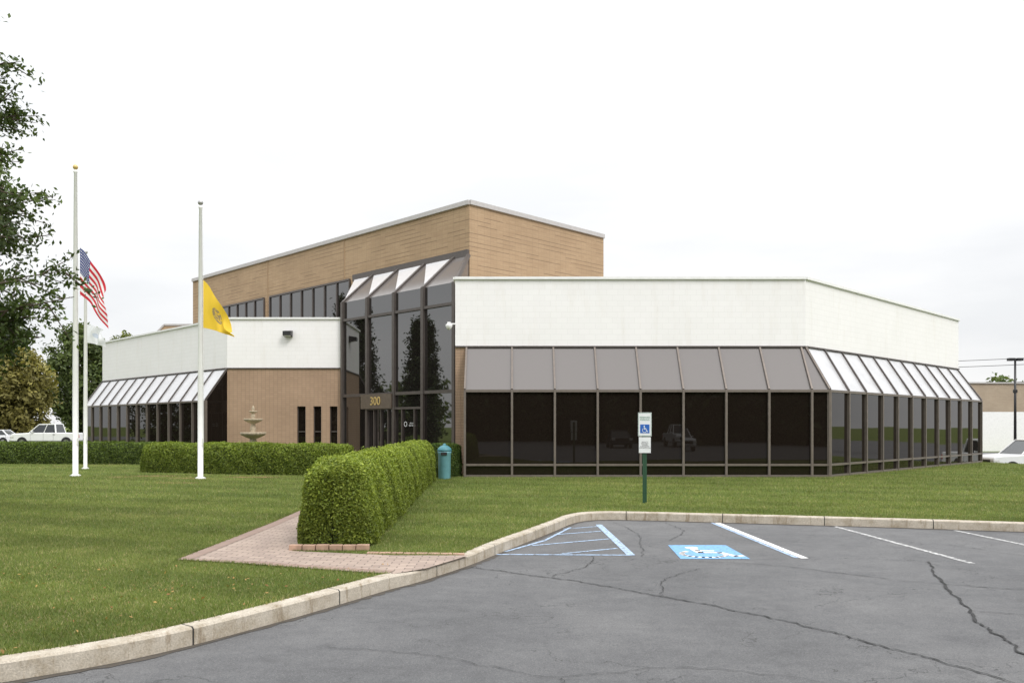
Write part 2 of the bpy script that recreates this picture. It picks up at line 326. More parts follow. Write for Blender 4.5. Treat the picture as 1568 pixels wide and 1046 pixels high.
def stripe(mb,a,b,w,z=-.145):
    a=Vector(a);b=Vector(b);t=(b-a).normalized();n=Vector((-t.y,t.x))*w/2
    N=6
    for i in range(N):
        p=a+(b-a)*i/N;q=a+(b-a)*(i+1)/N
        mb.poly([(p.x-n.x,p.y-n.y,z),(q.x-n.x,q.y-n.y,z),(q.x+n.x,q.y+n.y,z),(p.x+n.x,p.y+n.y,z)])
pm=empty("parking_markings")
mb=MB(); stripe(mb,(4.05,16.5),(4.22,12.05),.11); mb.build("stall_line_white",PAINTW,pm)
mb=MB(); stripe(mb,(3.95,16.5),(4.12,12.1),.06); mb.build("stall_line_blue",PAINTLB,pm)
mb=MB(); stripe(mb,(6.14,15.9),(6.39,11.6),.09); stripe(mb,(8.1,15.3),(8.4,11),.09); stripe(mb,(10.6,14.5),(10.9,10),.09); mb.build("stall_lines",PAINTW2,pm)
mb=MB(); stripe(mb,(1.68,16.2),(1.76,12.35),.12); stripe(mb,(-.25,12.42),(1.76,12.35),.07,-.1442)
stripe(mb,(.75,14.7),(1.62,15.2),.06); stripe(mb,(.32,13.35),(1.64,14.15),.06); stripe(mb,(.75,12.5),(1.64,13.05),.06); stripe(mb,(.95,15.5),(1.62,15.9),.05); stripe(mb,(-.1,12.7),(.55,13.95),.06); stripe(mb,(.55,13.95),(1.1,15.75),.05,-.1443)
mb.build("access_aisle_hatching",PAINTLB,pm)
mb=MB(); mb.poly([(2.42,12.0,-.145),(3.42,12.0,-.145),(3.42,13.4,-.145),(2.5,13.4,-.145)]); mb.build("accessible_symbol_field",PAINTB,pm)
def isa(mb,ox,oy,s,toP):
    def strip(pts,w):
        for a,b in zip(pts,pts[1:]):
            a=Vector(a);b=Vector(b);t=(b-a).normalized();n=Vector((-t.y,t.x))*w/2; a=a-t*w*.3;b=b+t*w*.3
            mb.poly([toP(ox+s*q.x,oy+s*q.y) for q in (a-n,b-n,b+n,a+n)])
    mb.poly([toP(ox+s*(-.08+.09*math.cos(a*math.pi/8)),oy+s*(.86+.09*math.sin(a*math.pi/8))) for a in range(16)])
    strip([(-.08,.72),(-.06,.42)],.1); strip([(-.06,.44),(.2,.42)],.09); strip([(.2,.42),(.32,.12)],.09); strip([(.32,.12),(.42,.15)],.08); strip([(-.07,.6),(.14,.58)],.07)
    strip([(-.04+.28*math.cos(a),.3+.28*math.sin(a)) for a in [math.radians(130+i*18) for i in range(13)]],.07)
mb=MB(); isa(mb,2.9,12.1,1.15,lambda x,y:(x,y,-.1425)); mb.build("accessible_symbol",PAINTW,pm)
mb=MB()
def crack(P,w,seed):
    r=random.Random(seed); Q=catmull([(a,b,0) for a,b in P],26); last=None; jj=0
    for i,p in enumerate(Q):
        a=Q[max(i-1,0)];b=Q[min(i+1,len(Q)-1)];t=(b-a).normalized();n=Vector((-t.y,t.x,0)); jj=jj*.72+r.uniform(-.022,.022); j=n*jj; ww=w*r.uniform(.3,1.1)
        A=p+j-n*ww/2;B=p+j+n*ww/2
        if last: mb.poly([(last[0].x,last[0].y,-.1405),(A.x,A.y,-.1405),(B.x,B.y,-.1405),(last[1].x,last[1].y,-.1405)])
        last=(A,B)
crack([(-.55,11.3),(-.12,10.95),(.92,10.13),(1.66,9.39),(2.42,8.47),(3.04,7.55),(3.6,6.45),(4.2,5.2)],.026,1)
crack([(5.84,11.75),(5.1,9.85),(4.58,8.19),(4.29,7.0),(4.1,5.8)],.036,2)
crack([(1.2,12.3),(1.0,11.4),(.5,10.6)],.014,3)
crack([(2.4,11.8),(3.6,11.4),(5.0,10.2),(6.6,9.6),(8.5,9.5)],.018,4)
crack([(.35,6.3),(.45,5.8),(.4,5.2)],.012,5)
crack([(-1.6,7.2),(-.6,6.9),(.3,6.35),(1.4,6.6),(2.6,6.0)],.008,6)
crack([(7,13.5),(7.6,12.2),(8.8,11.2)],.014,7); crack([(1.66,9.39),(1.9,10.4),(2.5,11.2)],.012,8); crack([(2.6,13.9),(3.1,15.2),(3.0,16.6)],.014,9)
crack([(4.7,8.6),(5.6,8.3),(6.6,8.4)],.014,10); crack([(1.9,12.2),(2.1,13.6),(2.2,15.0),(2.0,16.6)],.012,11)
mb.build("asphalt_cracks",CRACK)

# ------------------------------------------------------------------ building
B=empty("office_building")
A0=(-2.05,30.2);A1=(10.6,30.2);C1=(22.45,42.05);C2=(22.45,72);D2=(-26.2,74);D1=(-26.2,53.5);E=(-14.1,41.4);F=(-8.3,41.4)
ZT=7.06;ZB=4.65;ZA=3.02
mb=MB(); u=0
for a,b in ((A0,A1),(A1,C1),(C1,C2),(C2,D2),(D2,D1),(D1,E),(E,F)):
    mb.wall(a,b,ZB,ZT,u); u+=math.dist(a,b)
mb.wall(A0,(A0[0],38),ZB,ZT,3.1); mb.build("white_parapet_wall",WHITE,B)
mb=MB()
for a,b in ((A0,A1),(A1,C1),(C1,C2),(C2,D2),(D2,D1),(D1,E),(E,F),(A0,(A0[0],38))):
    mb.beam((a[0],a[1],ZT+.04),(b[0],b[1],ZT+.04),.16,.09)
mb.build("parapet_coping",COPING,B)
mb=MB(); mb.poly([(p[0],p[1],6.75) for p in (A0,A1,C1,C2,D2,D1,E,F,(-2.05,35.2))]); mb.build("flat_roof",ROOF,B)
mb=MB()
for a,b in ((A0,A1),(A1,C1),(D1,E),(E,F)):
    mb.beam((a[0],a[1],ZB-.02),(b[0],b[1],ZB-.02),.12,.05)
mb.build("band_flashing",FRAMED,B)
mb=MB(); mb.wall(A0,(-1.66,30.2),0,ZB-.045); mb.wall(A0,(A0[0],38),0,ZB-.045); mb.wall(C1,C2,-.9,ZB,0); mb.wall(C2,D2,0,ZB,0); mb.wall(D2,D1,0,ZB,0)
wx=[(-10.64,-10.22),(-9.83,-9.44),(-9.02,-8.64)]
x=E[0]
for a,b in wx:
    mb.wall((x,41.4),(a,41.4),0,ZB-.045,x); mb.wall((a,41.4),(b,41.4),2.75,ZB-.045,a); mb.wall((a,41.4),(b,41.4),0,.35,a)
    mb.wall((a,41.4),(a,41.6),.35,2.75); mb.wall((b,41.4),(b,41.6),.35,2.75); x=b
mb.wall((x,41.4),F,0,ZB-.045,x); mb.build("brick_base_wall",LOWB,B)
mb=MB(); fr=MB()
for a,b in wx:
    mb.wall((a,41.56),(b,41.56),.35,2.75); fr.beam((a,41.53,1.5),(b,41.53,1.5),.04,.05); fr.beam((a+.02,41.53,.35),(a+.02,41.53,2.75),.04,.05,(1,0,0)); fr.beam((b-.02,41.53,.35),(b-.02,41.53,2.75),.04,.05,(1,0,0))
mb.build("slit_windows",GLASS,B); fr.build("slit_window_frames",FRAMED,B)
def ribbon(nm,g0,g1,w0,w1,ts,awmat,nrm,caps):
    gl=MB();fr=MB();aw=MB();rb=MB();cap=MB()
    g0=Vector(g0);g1=Vector(g1);w0=Vector(w0);w1=Vector(w1);n=Vector(nrm)
    tt=[0]+list(ts)+[1]; tt=sorted(set(tt))
    for a,b in zip(tt,tt[1:]):
        p=g0.lerp(g1,a)-n*.03;q=g0.lerp(g1,b)-n*.03; e=random.uniform(-.008,.008); e2=random.uniform(-.008,.008)
        gl.poly([(p.x+n.x*e,p.y+n.y*e,0),(q.x-n.x*e,q.y-n.y*e,0),(q.x-n.x*e+n.x*e2,q.y-n.y*e+n.y*e2,ZA),(p.x+n.x*e+n.x*e2,p.y+n.y*e+n.y*e2,ZA)])
    aw.poly([(g0.x,g0.y,ZA),(g1.x,g1.y,ZA),(w1.x,w1.y,ZB-.05),(w0.x,w0.y,ZB-.05)])
    for z,h in ((.42,.07),(.035,.07),(ZA-.03,.09)):
        fr.beam((g0.x,g0.y,z),(g1.x,g1.y,z),.1,h)
    for t in tt:
        p=g0.lerp(g1,t); fr.beam((p.x,p.y,0),(p.x,p.y,ZA),.075,.13,(g1-g0).to_3d())
        q=w0.lerp(w1,t)
        if t not in (0,1) and nm=="front": q=p-n*1.1
        rb.beam((p.x+n.x*.02,p.y+n.y*.02,ZA+.02),(q.x,q.y,ZB-.03),.06,.09,(g1-g0).to_3d())
    for e in caps:
        g,wl=((g0,w0),(g1,w1))[e]
        cap.poly([(g.x,g.y,0),(wl.x,wl.y,0),(wl.x,wl.y,ZB-.05),(g.x,g.y,ZA)])
    gl.build(nm+"_ribbon_glass",GLASS,B); fr.build(nm+"_ribbon_mullions",FRAME,B,); aw.build(nm+"_awning_panels",awmat,B); rb.build(nm+"_awning_ribs",FRAMED if awmat is GLASS_AL else FRAME,B)
    if caps: cap.build(nm+"_awning_end",GLASS,B)
ribbon("front",(-1.64,29.1),(11.05,29.1),(-1.64,30.2),(10.6,30.2),[(1.49*k+1.64)/12.69 for k in range(0,8)],GLASS_AW,(0,-1),[0])
ribbon("right",(11.05,29.1),(23.05,41.1),(10.6,30.2),(22.27,41.87),[k/11 for k in range(1,11)],GLASS_AL,(R2,-R2),[1])
ribbon("left",(-14.88,40.62),(-26.95,52.69),(-14.1,41.4),(-26.17,53.47),[k/12 for k in range(1,12)],GLASS_AL,(-R2,-R2),[0,1])
# brick tower
T1=(-1.9,37.4);TL=(-21.9,57.4);TR=(4.83,44.13);TB=(-15.17,64.13);TZ=11.77
mb=MB(); mb.wall(TL,T1,4,TZ,0); mb.wall(T1,TR,4,TZ,28.3); mb.wall(TR,TB,4,TZ,0); mb.wall(TB,TL,4,TZ,0); mb.build("brick_tower_walls",TOWER,B)
mb=MB()
for a,b in ((TL,T1),(T1,TR),(TR,TB),(TB,TL)): mb.beam((a[0],a[1],TZ),(b[0],b[1],TZ),.2,.2)
mb.build("tower_coping",COPG,B)
mb=MB(); mb.poly([(p[0],p[1],TZ-.1) for p in (T1,TR,TB,TL)]); mb.build("tower_roof",ROOF,B)
def tp(s,off=0): return (T1[0]-s-off*R2,T1[1]+s-off*R2)
mb=MB()
for s_ in (7.0,12.75): mb.beam((*tp(s_,.0),4),(*tp(s_,.0),TZ-.1),.09,.05,(-1,1,0))
mb.build("tower_pilasters",TOWER,B)
mb=MB();fr=MB()
for s0,s1,n in ((6.6,12.5,7),(13.0,18.6,7)):
    mb.wall(tp(s0,.03),tp(s1,.03),6.2,9.45)
    for k in range(n+1):
        s_=s0+(s1-s0)*k/n; p=tp(s_,.05); fr.beam((*p,6.2),(*p,9.45),.08,.1,(-1,1,0))
    fr.beam((*tp(s0,.05),9.47),(*tp(s1,.05),9.47),.1,.1)
mb.build("clerestory_glass",GLASS_E,B); fr.build("clerestory_mullions",FRAMED,B)
# entrance glazing
e0=Vector((-8.3,41.2)); ed=Vector((R2,-R2)); en=Vector((-R2,-R2)); EL=8.84; bay=2.086; KZ=7.85; TZ2=9.42; UE=7.2
def ep(u,o=0): p=e0+ed*u+en*o; return (p.x,p.y)
mb=MB();fr=MB();sl=MB();sf=MB();sb=MB()
bays=[0,bay,2*bay,3*bay,4*bay,EL]
for a,b in zip(bays,bays[1:]):
    for z0,z1 in ((0,3.25),(3.25,6.95),(6.95,KZ)):
        e=random.uniform(-.008,.008)
        p=ep(a,e);q=ep(b,-e); mb.wall(p,q,z0,z1)
def sp(u,t,up=0): q=ep(u,-1.8*t+up*.66); return (q[0],q[1],KZ+(TZ2-KZ)*t+up*.75)
for k in range(5):
    p=ep(k*bay,.03); fr.beam((*p,0),(*p,KZ),.17,.2,(R2,-R2,0))
    if k<4:
        q=ep(k*bay,-1.8); fr.beam((p[0],p[1],KZ-.04),(q[0],q[1],TZ2),.15,.18,(R2,-R2,0))
fr.beam((*ep(EL-.45,.0),KZ),(*ep(UE,-1.8),TZ2),.12,.16,(R2,-R2,0))
for z,h in ((.06,.12),(3.25,.14),(6.95,.12)): fr.beam((*ep(0,.02),z),(*ep(EL,.02),z),.15,h)
fr.beam((*ep(-1.75,-1.76),TZ2+.06),(*ep(UE,-1.76),TZ2+.06),.12,.34)
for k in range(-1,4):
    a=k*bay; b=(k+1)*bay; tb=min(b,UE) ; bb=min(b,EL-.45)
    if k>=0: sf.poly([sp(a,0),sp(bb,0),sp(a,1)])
    if k<3: sl.poly([sp(bb-.05,.03,.02),sp(tb-.07,.97,.03),sp(max(a,-1.7)+.12,.97,.03)])  # bright triangle laid over the glass as a painted sky reflection
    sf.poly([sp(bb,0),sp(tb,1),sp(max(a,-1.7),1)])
sb.poly([(*ep(0),0),(*ep(0,-1.8),0),(*ep(0,-1.8),TZ2),(*ep(0),KZ)])
sb.poly([(*ep(EL-.45),5),(*ep(UE,-1.8),5),(*ep(UE,-1.8),TZ2),(*ep(EL-.45),KZ)])
mb.build("entrance_glass",GLASS_E,B); fr.build("entrance_frames",FRAMED,B); sl.build("entrance_sky_reflection",SKYREFL,B); sf.build("entrance_skylight_glass",GLASS_AW,B); sb.build("entrance_side_glass",GLASS_AW,B)
fr=MB()
for u_ in (bay+.55,bay+1.1,bay+1.65,2*bay+.6,2*bay+1.5): fr.beam((*ep(u_,.04),0),(*ep(u_,.04),2.55),.07,.1,(R2,-R2,0))
fr.beam((*ep(bay+.05,.04),2.58),(*ep(3*bay,.04),2.58),.12,.1)
for u_ in (bay+1.0,bay+1.22): fr.beam((*ep(u_,.14),.9),(*ep(u_,.14),1.5),.03,.03,(R2,-R2,0))
fr.build("entrance_doors",FRAMED,B)
PLQ=simple("bronze_plaque",(.15,.12,.095),.4,.3)
mb=MB(); mb.beam((*ep(bay-.35,.17),2.92),(*ep(2*bay-.05,.17),2.92),.06,.68); mb.build("number_plaque",PLQ,B)
rz=(math.radians(90),0,-math.pi/4)
text("number_text","300",.55,(*ep(1.5*bay-.2,.22),2.92),rz,GOLD,B,.01)
text("door_lettering","National\nRetirement",.10,(*ep(2*bay+1.33,.06),1.85),rz,SIGNW,B,.002)
mb=MB()
for i in range(20):
    a0=2*math.pi*i/20;a1=2*math.pi*(i+1)/20; pts=[]
    for a,r in((a0,.085),(a1,.085),(a1,.115),(a0,.115)):
        q=ep(2*bay+.86+r*math.cos(a),.06); pts.append((q[0],q[1],1.86+r*math.sin(a)))
    mb.poly(pts)
mb.build("door_emblem",SIGNW,B)
mb=MB()
pr=[(-26.2,6.6),(-24.2,8.75),(-22.3,8.75),(-22.3,6.6)]
fy,by=58.2,62
mb.poly([(x,fy,z) for x,z in pr],[(x,z) for x,z in pr]); mb.poly([(x,by,z) for x,z in pr][::-1],[(x,z) for x,z in pr])
for (a,za),(b,zb) in zip(pr,pr[1:]): mb.poly([(a,fy,za),(b,fy,zb),(b,by,zb),(a,by,za)])
mb.build("plant_room",TOWER,B)
mb=MB(); mb.beam((-26.3,fy,6.62),(-24.2,fy,8.82),.12,.12); mb.beam((-24.2,fy,8.82),(-22.2,fy,8.82),.12,.12); mb.build("plant_room_coping",COPG,B)
mb=MB(); mb.box(-25.4,-24.5,55.6,56.6,6.7,7.62); mb.box(-25.5,-24.4,55.5,56.7,7.62,7.74); mb.build("roof_vent",simple("vent_brown",(.2,.16,.13),.7),B)
mb=MB(); x,z=-11.05,6.35
mb.poly([(x-.2,41.38,z-.18),(x+.2,41.38,z-.18),(x+.2,41.0,z-.1),(x-.2,41.0,z-.1)]); mb.poly([(x-.2,41.38,z+.14),(x+.2,41.38,z+.14),(x+.2,41.0,z+.08),(x-.2,41.0,z+.08)])
mb.poly([(x-.2,41.0,z-.1),(x+.2,41.0,z-.1),(x+.2,41.0,z+.08),(x-.2,41.0,z+.08)])
for s_ in(-.2,.2): mb.poly([(x+s_,41.38,z-.18),(x+s_,41.0,z-.1),(x+s_,41.0,z+.08),(x+s_,41.38,z+.14)])
mb.build("wall_light",DARK,B)
mb=MB(); mb.poly([(x-.16,41.3,z-.175),(x+.16,41.3,z-.175),(x+.16,41.04,z-.12),(x-.16,41.04,z-.12)]); mb.build("wall_light_lens",LENS,B)
sc=empty("security_camera",(-2.05,30.2,5.45)); 
mb=MB(); mb.beam((0,0,.0),(-.22,-.05,.0),.05,.05); mb.box(-.28,-.16,-.12,.02,-.03,.06); mb.build("bracket",COPING,sc,.01)
lathe("dome",[(.02,-.22),(.09,-.17),(.12,-.08),(.12,-.02),(.05,0)],COPING,sc,(-.22,-.06,0),18)
an=empty("roof_antenna",(8.2,38,6.75))
mb=MB(); mb.beam((0,0,0),(0,0,.95),.05,.05); mb.beam((-.2,0,.8),(.25,.1,.95),.04,.04); mb.beam((.0,0,.6),(.25,0,.75),.18,.1); mb.box(.1,.3,-.08,.1,.62,.78); mb.build("mast",STEEL,an)
lathe("dish",[(.02,0),(.12,.03),(.2,.1),(.21,.11),(.12,.045),(.02,.015)],STEEL,an,(-.12,-.05,.85),16)

# ------------------------------------------------------------------ flagpoles & flags
def m_flag(kind):
    t=NT(kind+"_flag_cloth"); uv=t.coord('UV'); sp=t.n('ShaderNodeSeparateXYZ'); t.l(uv,sp.inputs[0]); U,V=sp.outputs[0],sp.outputs[1]
    if kind=="us":
        st=t.math('LESS_THAN',t.math('MODULO',t.math('MULTIPLY',V,13),2),1)
        c=t.mix(st,(.86,.86,.87),(.62,.03,.05))
        can=t.math('MULTIPLY',t.math('LESS_THAN',U,.4),t.math('LESS_THAN',V,7/13))
        vo=t.n('ShaderNodeTexVoronoi'); vo.inputs['Randomness'].default_value=0; vo.inputs['Scale'].default_value=1; mp=t.n('ShaderNodeMapping'); mp.inputs['Scale'].default_value=(22,16,0); t.l(uv,mp.inputs[0]); t.l(mp.outputs[0],vo.inputs['Vector'])
        star=t.math('LESS_THAN',vo.outputs['Distance'],.26); cc=t.mix(star,(.03,.05,.20),(.8,.8,.82)); c=t.mix(can,c,cc)
    elif kind=="nj":
        a=t.math('SUBTRACT',U,.5);b=t.math('SUBTRACT',V,.5); d=t.math('ADD',t.math('MULTIPLY',a,a),t.math('MULTIPLY',t.math('MULTIPLY',b,b),.45))
        n=t.noise(uv,14,3); c=t.mix(t.math('MULTIPLY',t.math('LESS_THAN',d,.022),t.ramp(n,[(.42,0.0),(.5,1.0)])),(.88,.60,.05),(.34,.26,.14))
    else:
        a=t.math('SUBTRACT',U,.5);b=t.math('SUBTRACT',V,.5); d=t.math('ADD',t.math('MULTIPLY',a,a),t.math('MULTIPLY',b,b)); c=t.mix(t.math('LESS_THAN',d,.02),(.82,.84,.86),(.6,.66,.75))
    t.base(c); t.set(Roughness=.75)
    tl=t.n('ShaderNodeBsdfTranslucent'); t.l(c,tl.inputs[0]); mx=t.n('ShaderNodeMixShader'); mx.inputs[0].default_value=.3; t.l(t.b.outputs[0],mx.inputs[1]); t.l(tl.outputs[0],mx.inputs[2]); t.l(mx.outputs[0],t.out.inputs[0])
    return t.m
def flagpole(x,y,h,r,ball,kind,ztop,hoist,fx,fz,fzb,amp,off=.09):
    p=empty("flagpole",(x,y,0))
    lathe("pole",[(r*1.9,0),(r*1.9,.04),(r,.08),(r,h*.3),(r*.55,h-.12),(r*.75,h-.1),(r*.75,h-.03),(r*.2,h)],POLEW,p,seg=18)
    lathe("ball",[(.01,-.09)]+[(.09*math.cos(a),.09*math.sin(a)) for a in [math.radians(-80+i*20) for i in range(9)]],GOLD if ball else STEEL,p,(0,0,h+.09),16)
    mb=MB(); mb.beam((r+.02,-.02,1.2),(r*.7+.02,-.02,h-.1),.012,.012); mb.beam((r+.0,-.05,1.1),(r+.0,-.05,1.35),.03,.04); mb.build("halyard",COPING,p)
    N,M=44,28; v=[];uvs=[];f=[]
    for j in range(M+1):
        for i in range(N+1):
            u_=i/N;v_=j/M
            X=off+u_*fx*(1-.10*math.sin(v_*3))+.05*u_*math.sin(7*v_+4*u_)
            Z=ztop-v_*hoist-(fz*(1-v_)+fzb*v_)*(u_**1.25)
            Y=-.02+amp*u_**.6*math.sin(9*u_+3.2*v_*1.4+.5)+.05*math.sin(15*u_-2*v_)*u_
            v.append((X+.4*amp*u_*math.cos(9*u_+4*v_),Y,Z)); uvs.append((u_,v_))
    for j in range(M):
        for i in range(N):
            a=j*(N+1)+i; f.append((a,a+1,a+N+2,a+N+1))
    me=bpy.data.meshes.new("flag"); me.from_pydata(v,[],f); ul=me.uv_layers.new(name="UVMap")
    for l in me.loops: ul.data[l.index].uv=uvs[l.vertex_index]
    link("flag",me,m_flag(kind),p,True); return p
flagpole(-15.4,29.5,10.8,.095,True,"us",8.05,1.65,.98,1.5,1.2,.10,.17)
flagpole(-10.43,28.0,9.15,.09,False,"nj",6.65,1.6,1.05,1.75,.3,.12)
flagpole(-17.6,34.5,8.85,.075,False,"white",5.95,.75,.72,.25,.15,.12)

# ------------------------------------------------------------------ sign
sg=empty("accessible_parking_sign",(3.03,19.1,0),math.radians(-3))
mb=MB(); mb.beam((-.025,0,0),(-.025,0,2.0),.012,.045,(0,1,0)); mb.beam((.025,0,0),(.025,0,2.0),.012,.045,(0,1,0)); mb.beam((0,.02,0),(0,.02,2.0),.06,.01,(1,0,0)); mb.build("post",POSTG,sg)
mb=MB(); mb.box(-.152,.152,-.034,-.030,1.53,2.07); mb.build("panel",SIGNW,sg,.001)
mb=MB(); mb.box(-.135,.135,-.034,-.030,1.15,1.51); mb.build("penalty_panel",SIGNW,sg,.001)
mb=MB(); mb.box(-.105,.105,-.0365,-.0345,1.60,1.80); mb.build("blue_field",SIGNB,sg)
mb=MB(); isa(mb,0,1.615,.17,lambda x,y:(x,-.038,y)); mb.build("wheelchair_symbol",SIGNW,sg)
rr=(math.radians(90),0,0)
text("legend","RESERVED\nPARKING",.052,(0,-.0355,1.93),rr,SIGNG,sg,.001)
text("penalty_text","PENALTY\n$250 FIRST\nOFFENSE\nSUBSEQUENT\nTOW-AWAY ZONE",.034,(0,-.0355,1.33),rr,DARK,sg,.0005)
mb=MB()
for x0,x1,z0,z1 in ((-.145,.145,2.055,2.062),(-.145,.145,1.538,1.545),(-.145,-.139,1.54,2.06),(.139,.145,1.54,2.06)): mb.box(x0,x1,-.0355,-.0345,z0,z1)
mb.build("border",SIGNG,sg)

# ------------------------------------------------------------------ bin, fountain
bn=empty("litter_bin",(-2.26,28.0,0))
lathe("body",[(.19,0),(.2,.02),(.215,.85),(.23,.87),(.23,.93)],TEAL,bn,seg=24)
lathe("lid",[(.24,.93),(.24,.97),(.22,1.02),(.16,1.08),(.08,1.12),(.05,1.13),(.05,1.17),(.01,1.19)],TEALD,bn,seg=24)
mb=MB(); mb.box(-.1,.1,-.245,-.2,.80,.90); mb.build("opening",BLACKR,bn)
ft=empty("garden_fountain",(-10.4,33.6,0))
lathe("basin_and_tiers",[(.5,0),(.5,.12),(.22,.2),(.16,.5),(.2,.9),(.14,1.15),(.12,1.25),(.3,1.33),(.48,1.42),(.52,1.5),(.5,1.52),(.3,1.46),(.12,1.44),(.10,1.55),(.13,1.65),(.09,1.8),(.08,1.86),(.22,1.92),(.36,2.0),(.38,2.06),(.36,2.07),(.2,2.02),(.08,2.01),(.07,2.1),(.10,2.16),(.06,2.24),(.05,2.28),(.12,2.31),(.17,2.36),(.16,2.38),(.05,2.35),(.05,2.42),(.07,2.47),(.03,2.55),(.01,2.6)],STONE,ft,seg=32,wob=.03)

# ------------------------------------------------------------------ vegetation
def leafquads(P,N,size,asp=.55,jit=.9):
    n=len(P); a=rng.normal(size=(n,3))*jit+N; a/=np.linalg.norm(a,axis=1)[:,None]+1e-9
    r=rng.normal(size=(n,3)); t=np.cross(a,r); t/=np.linalg.norm(t,axis=1)[:,None]+1e-9; b=np.cross(a,t)
    s=(size*rng.uniform(.6,1.35,n))[:,None]
    V=np.stack([P-t*s,P-b*s*asp+a*s*.12,P+t*s,P+b*s*asp+a*s*.12],1); return V.reshape(-1,3)
def colmix(n,c1,c2,k=1.0,extra=None):
    t=rng.uniform(0,1,n)[:,None]**k; c=np.array(c1)*(1-t)+np.array(c2)*t; c*=rng.uniform(.75,1.25,n)[:,None]; return c
def hedge(name,path,w,h,size,n,c1,c2,bias=0,pe=6,nose=4.0,taper=.08):
    h_=empty(name); P=[Vector((a,b,0)) for a,b in path]; Q=catmull(P,12) if len(P)>2 else [P[0].lerp(P[1],i/24) for i in range(25)]
    seg=[0]
    for a,b in zip(Q,Q[1:]): seg.append(seg[-1]+(b-a).length)
    L=seg[-1]; Qa=np.array([[q.x,q.y] for q in Q]); sg_=np.array(seg)
    def surf(s,th,k):
        x=np.interp(s,sg_,Qa[:,0]); y=np.interp(s,sg_,Qa[:,1]); e=1e-2
        tx=np.interp(s+e,sg_,Qa[:,0])-np.interp(s-e,sg_,Qa[:,0]); ty=np.interp(s+e,sg_,Qa[:,1])-np.interp(s-e,sg_,Qa[:,1]); l=np.hypot(tx,ty)+1e-9; tx/=l;ty/=l
        dd=np.minimum(s,L-s)/(w/2); m=np.where(dd<1,(1-(1-np.clip(dd,0,1))**2.6)**(1/2.6),1)
        c=np.cos(th);si=np.sin(th); n_=nose
        off=np.sign(c)*np.abs(c)**(2/n_)*w/2*m; z=h*np.abs(si)**(2/n_)*(.84+.16*m); off=off*(1-taper*z/h)
        lump=.03*np.sin(s*3.1+z*4)+.025*np.sin(s*7.3-off*6+z*9)+.02*np.sin(s*1.3+2)
        off=off*k*(1+lump); z=z*k*(1+lump*.6)
        return np.stack([x-ty*off,y+tx*off,z],1), tx,ty,c,si
    u=rng.uniform(0,1,n)**(1+bias); s=u*L
    tt=np.linspace(0,math.pi,400); cx=np.sign(np.cos(tt))*np.abs(np.cos(tt))**(2/nose)*w/2; cz=h*np.abs(np.sin(tt))**(2/nose); al=np.concatenate([[0],np.cumsum(np.hypot(np.diff(cx),np.diff(cz)))]); th=np.interp(rng.uniform(0,al[-1],n),al,tt)
    ne=int(n*.09); mm=rng.uniform(0,1,ne)**.8; s[:ne]=w/2*(1-(1-mm**2.6)**(1/2.6))
    zc=rng.uniform(0,1,ne)**(nose/2*.55); th[:ne]=np.where(rng.uniform(0,1,ne)<.5,np.arcsin(zc**1.0),math.pi-np.arcsin(zc**1.0))
    if bias==0: s[ne:2*ne]=L-s[:ne]; th[ne:2*ne]=th[:ne]
    k=1-np.abs(rng.normal(0,.035,n))+(rng.uniform(0,1,n)<.04)*rng.uniform(0,.05,n); Pp,tx,ty,c,si=surf(s,th,k)
    e0=np.where(s<w*.4,(1-s/(w*.4)),0)-np.where(L-s<w*.4,(1-(L-s)/(w*.4)),0)
    jl=rng.normal(0,.02,n)*(np.abs(e0)>.3); Pp[:,0]+=tx*jl; Pp[:,1]+=ty*jl
    N=np.stack([-ty*c-tx*e0,tx*c-ty*e0,si+.15],1); N/=np.linalg.norm(N,axis=1)[:,None]
    V=leafquads(Pp,N,size); C=colmix(n,c1,c2); 
    lf=np.clip((k-.9)/.1,0,1)[:,None]; C*=.35+.75*lf; hh=np.clip(Pp[:,2]/h,0,1)[:,None]; C*=.72+.42*hh  # shading put into leaf colour: lighter at the lit top, darker low and deep
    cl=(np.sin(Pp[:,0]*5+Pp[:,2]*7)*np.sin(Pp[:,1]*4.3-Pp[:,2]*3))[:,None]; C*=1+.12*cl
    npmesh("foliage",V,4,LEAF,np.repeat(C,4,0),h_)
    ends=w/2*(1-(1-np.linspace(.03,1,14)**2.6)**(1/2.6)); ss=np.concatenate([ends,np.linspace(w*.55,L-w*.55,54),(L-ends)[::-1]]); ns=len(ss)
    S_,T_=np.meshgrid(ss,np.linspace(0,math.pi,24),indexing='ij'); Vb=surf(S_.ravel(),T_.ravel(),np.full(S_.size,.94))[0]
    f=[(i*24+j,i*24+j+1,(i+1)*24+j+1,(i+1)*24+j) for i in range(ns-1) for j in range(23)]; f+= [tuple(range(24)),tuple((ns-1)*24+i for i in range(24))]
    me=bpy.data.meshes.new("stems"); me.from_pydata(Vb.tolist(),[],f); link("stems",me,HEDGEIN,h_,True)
    return h_
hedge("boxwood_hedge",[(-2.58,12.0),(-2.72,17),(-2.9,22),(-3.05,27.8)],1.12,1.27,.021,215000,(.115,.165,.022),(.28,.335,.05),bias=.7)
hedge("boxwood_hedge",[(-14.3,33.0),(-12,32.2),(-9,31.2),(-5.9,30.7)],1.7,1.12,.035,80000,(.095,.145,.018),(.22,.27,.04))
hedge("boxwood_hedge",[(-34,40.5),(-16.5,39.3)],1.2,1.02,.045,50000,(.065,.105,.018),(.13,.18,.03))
hedge("boxwood_hedge",[(-3.1,29.0),(-1.85,29.6)],.9,1.15,.028,12000,(.04,.08,.015),(.10,.14,.025))

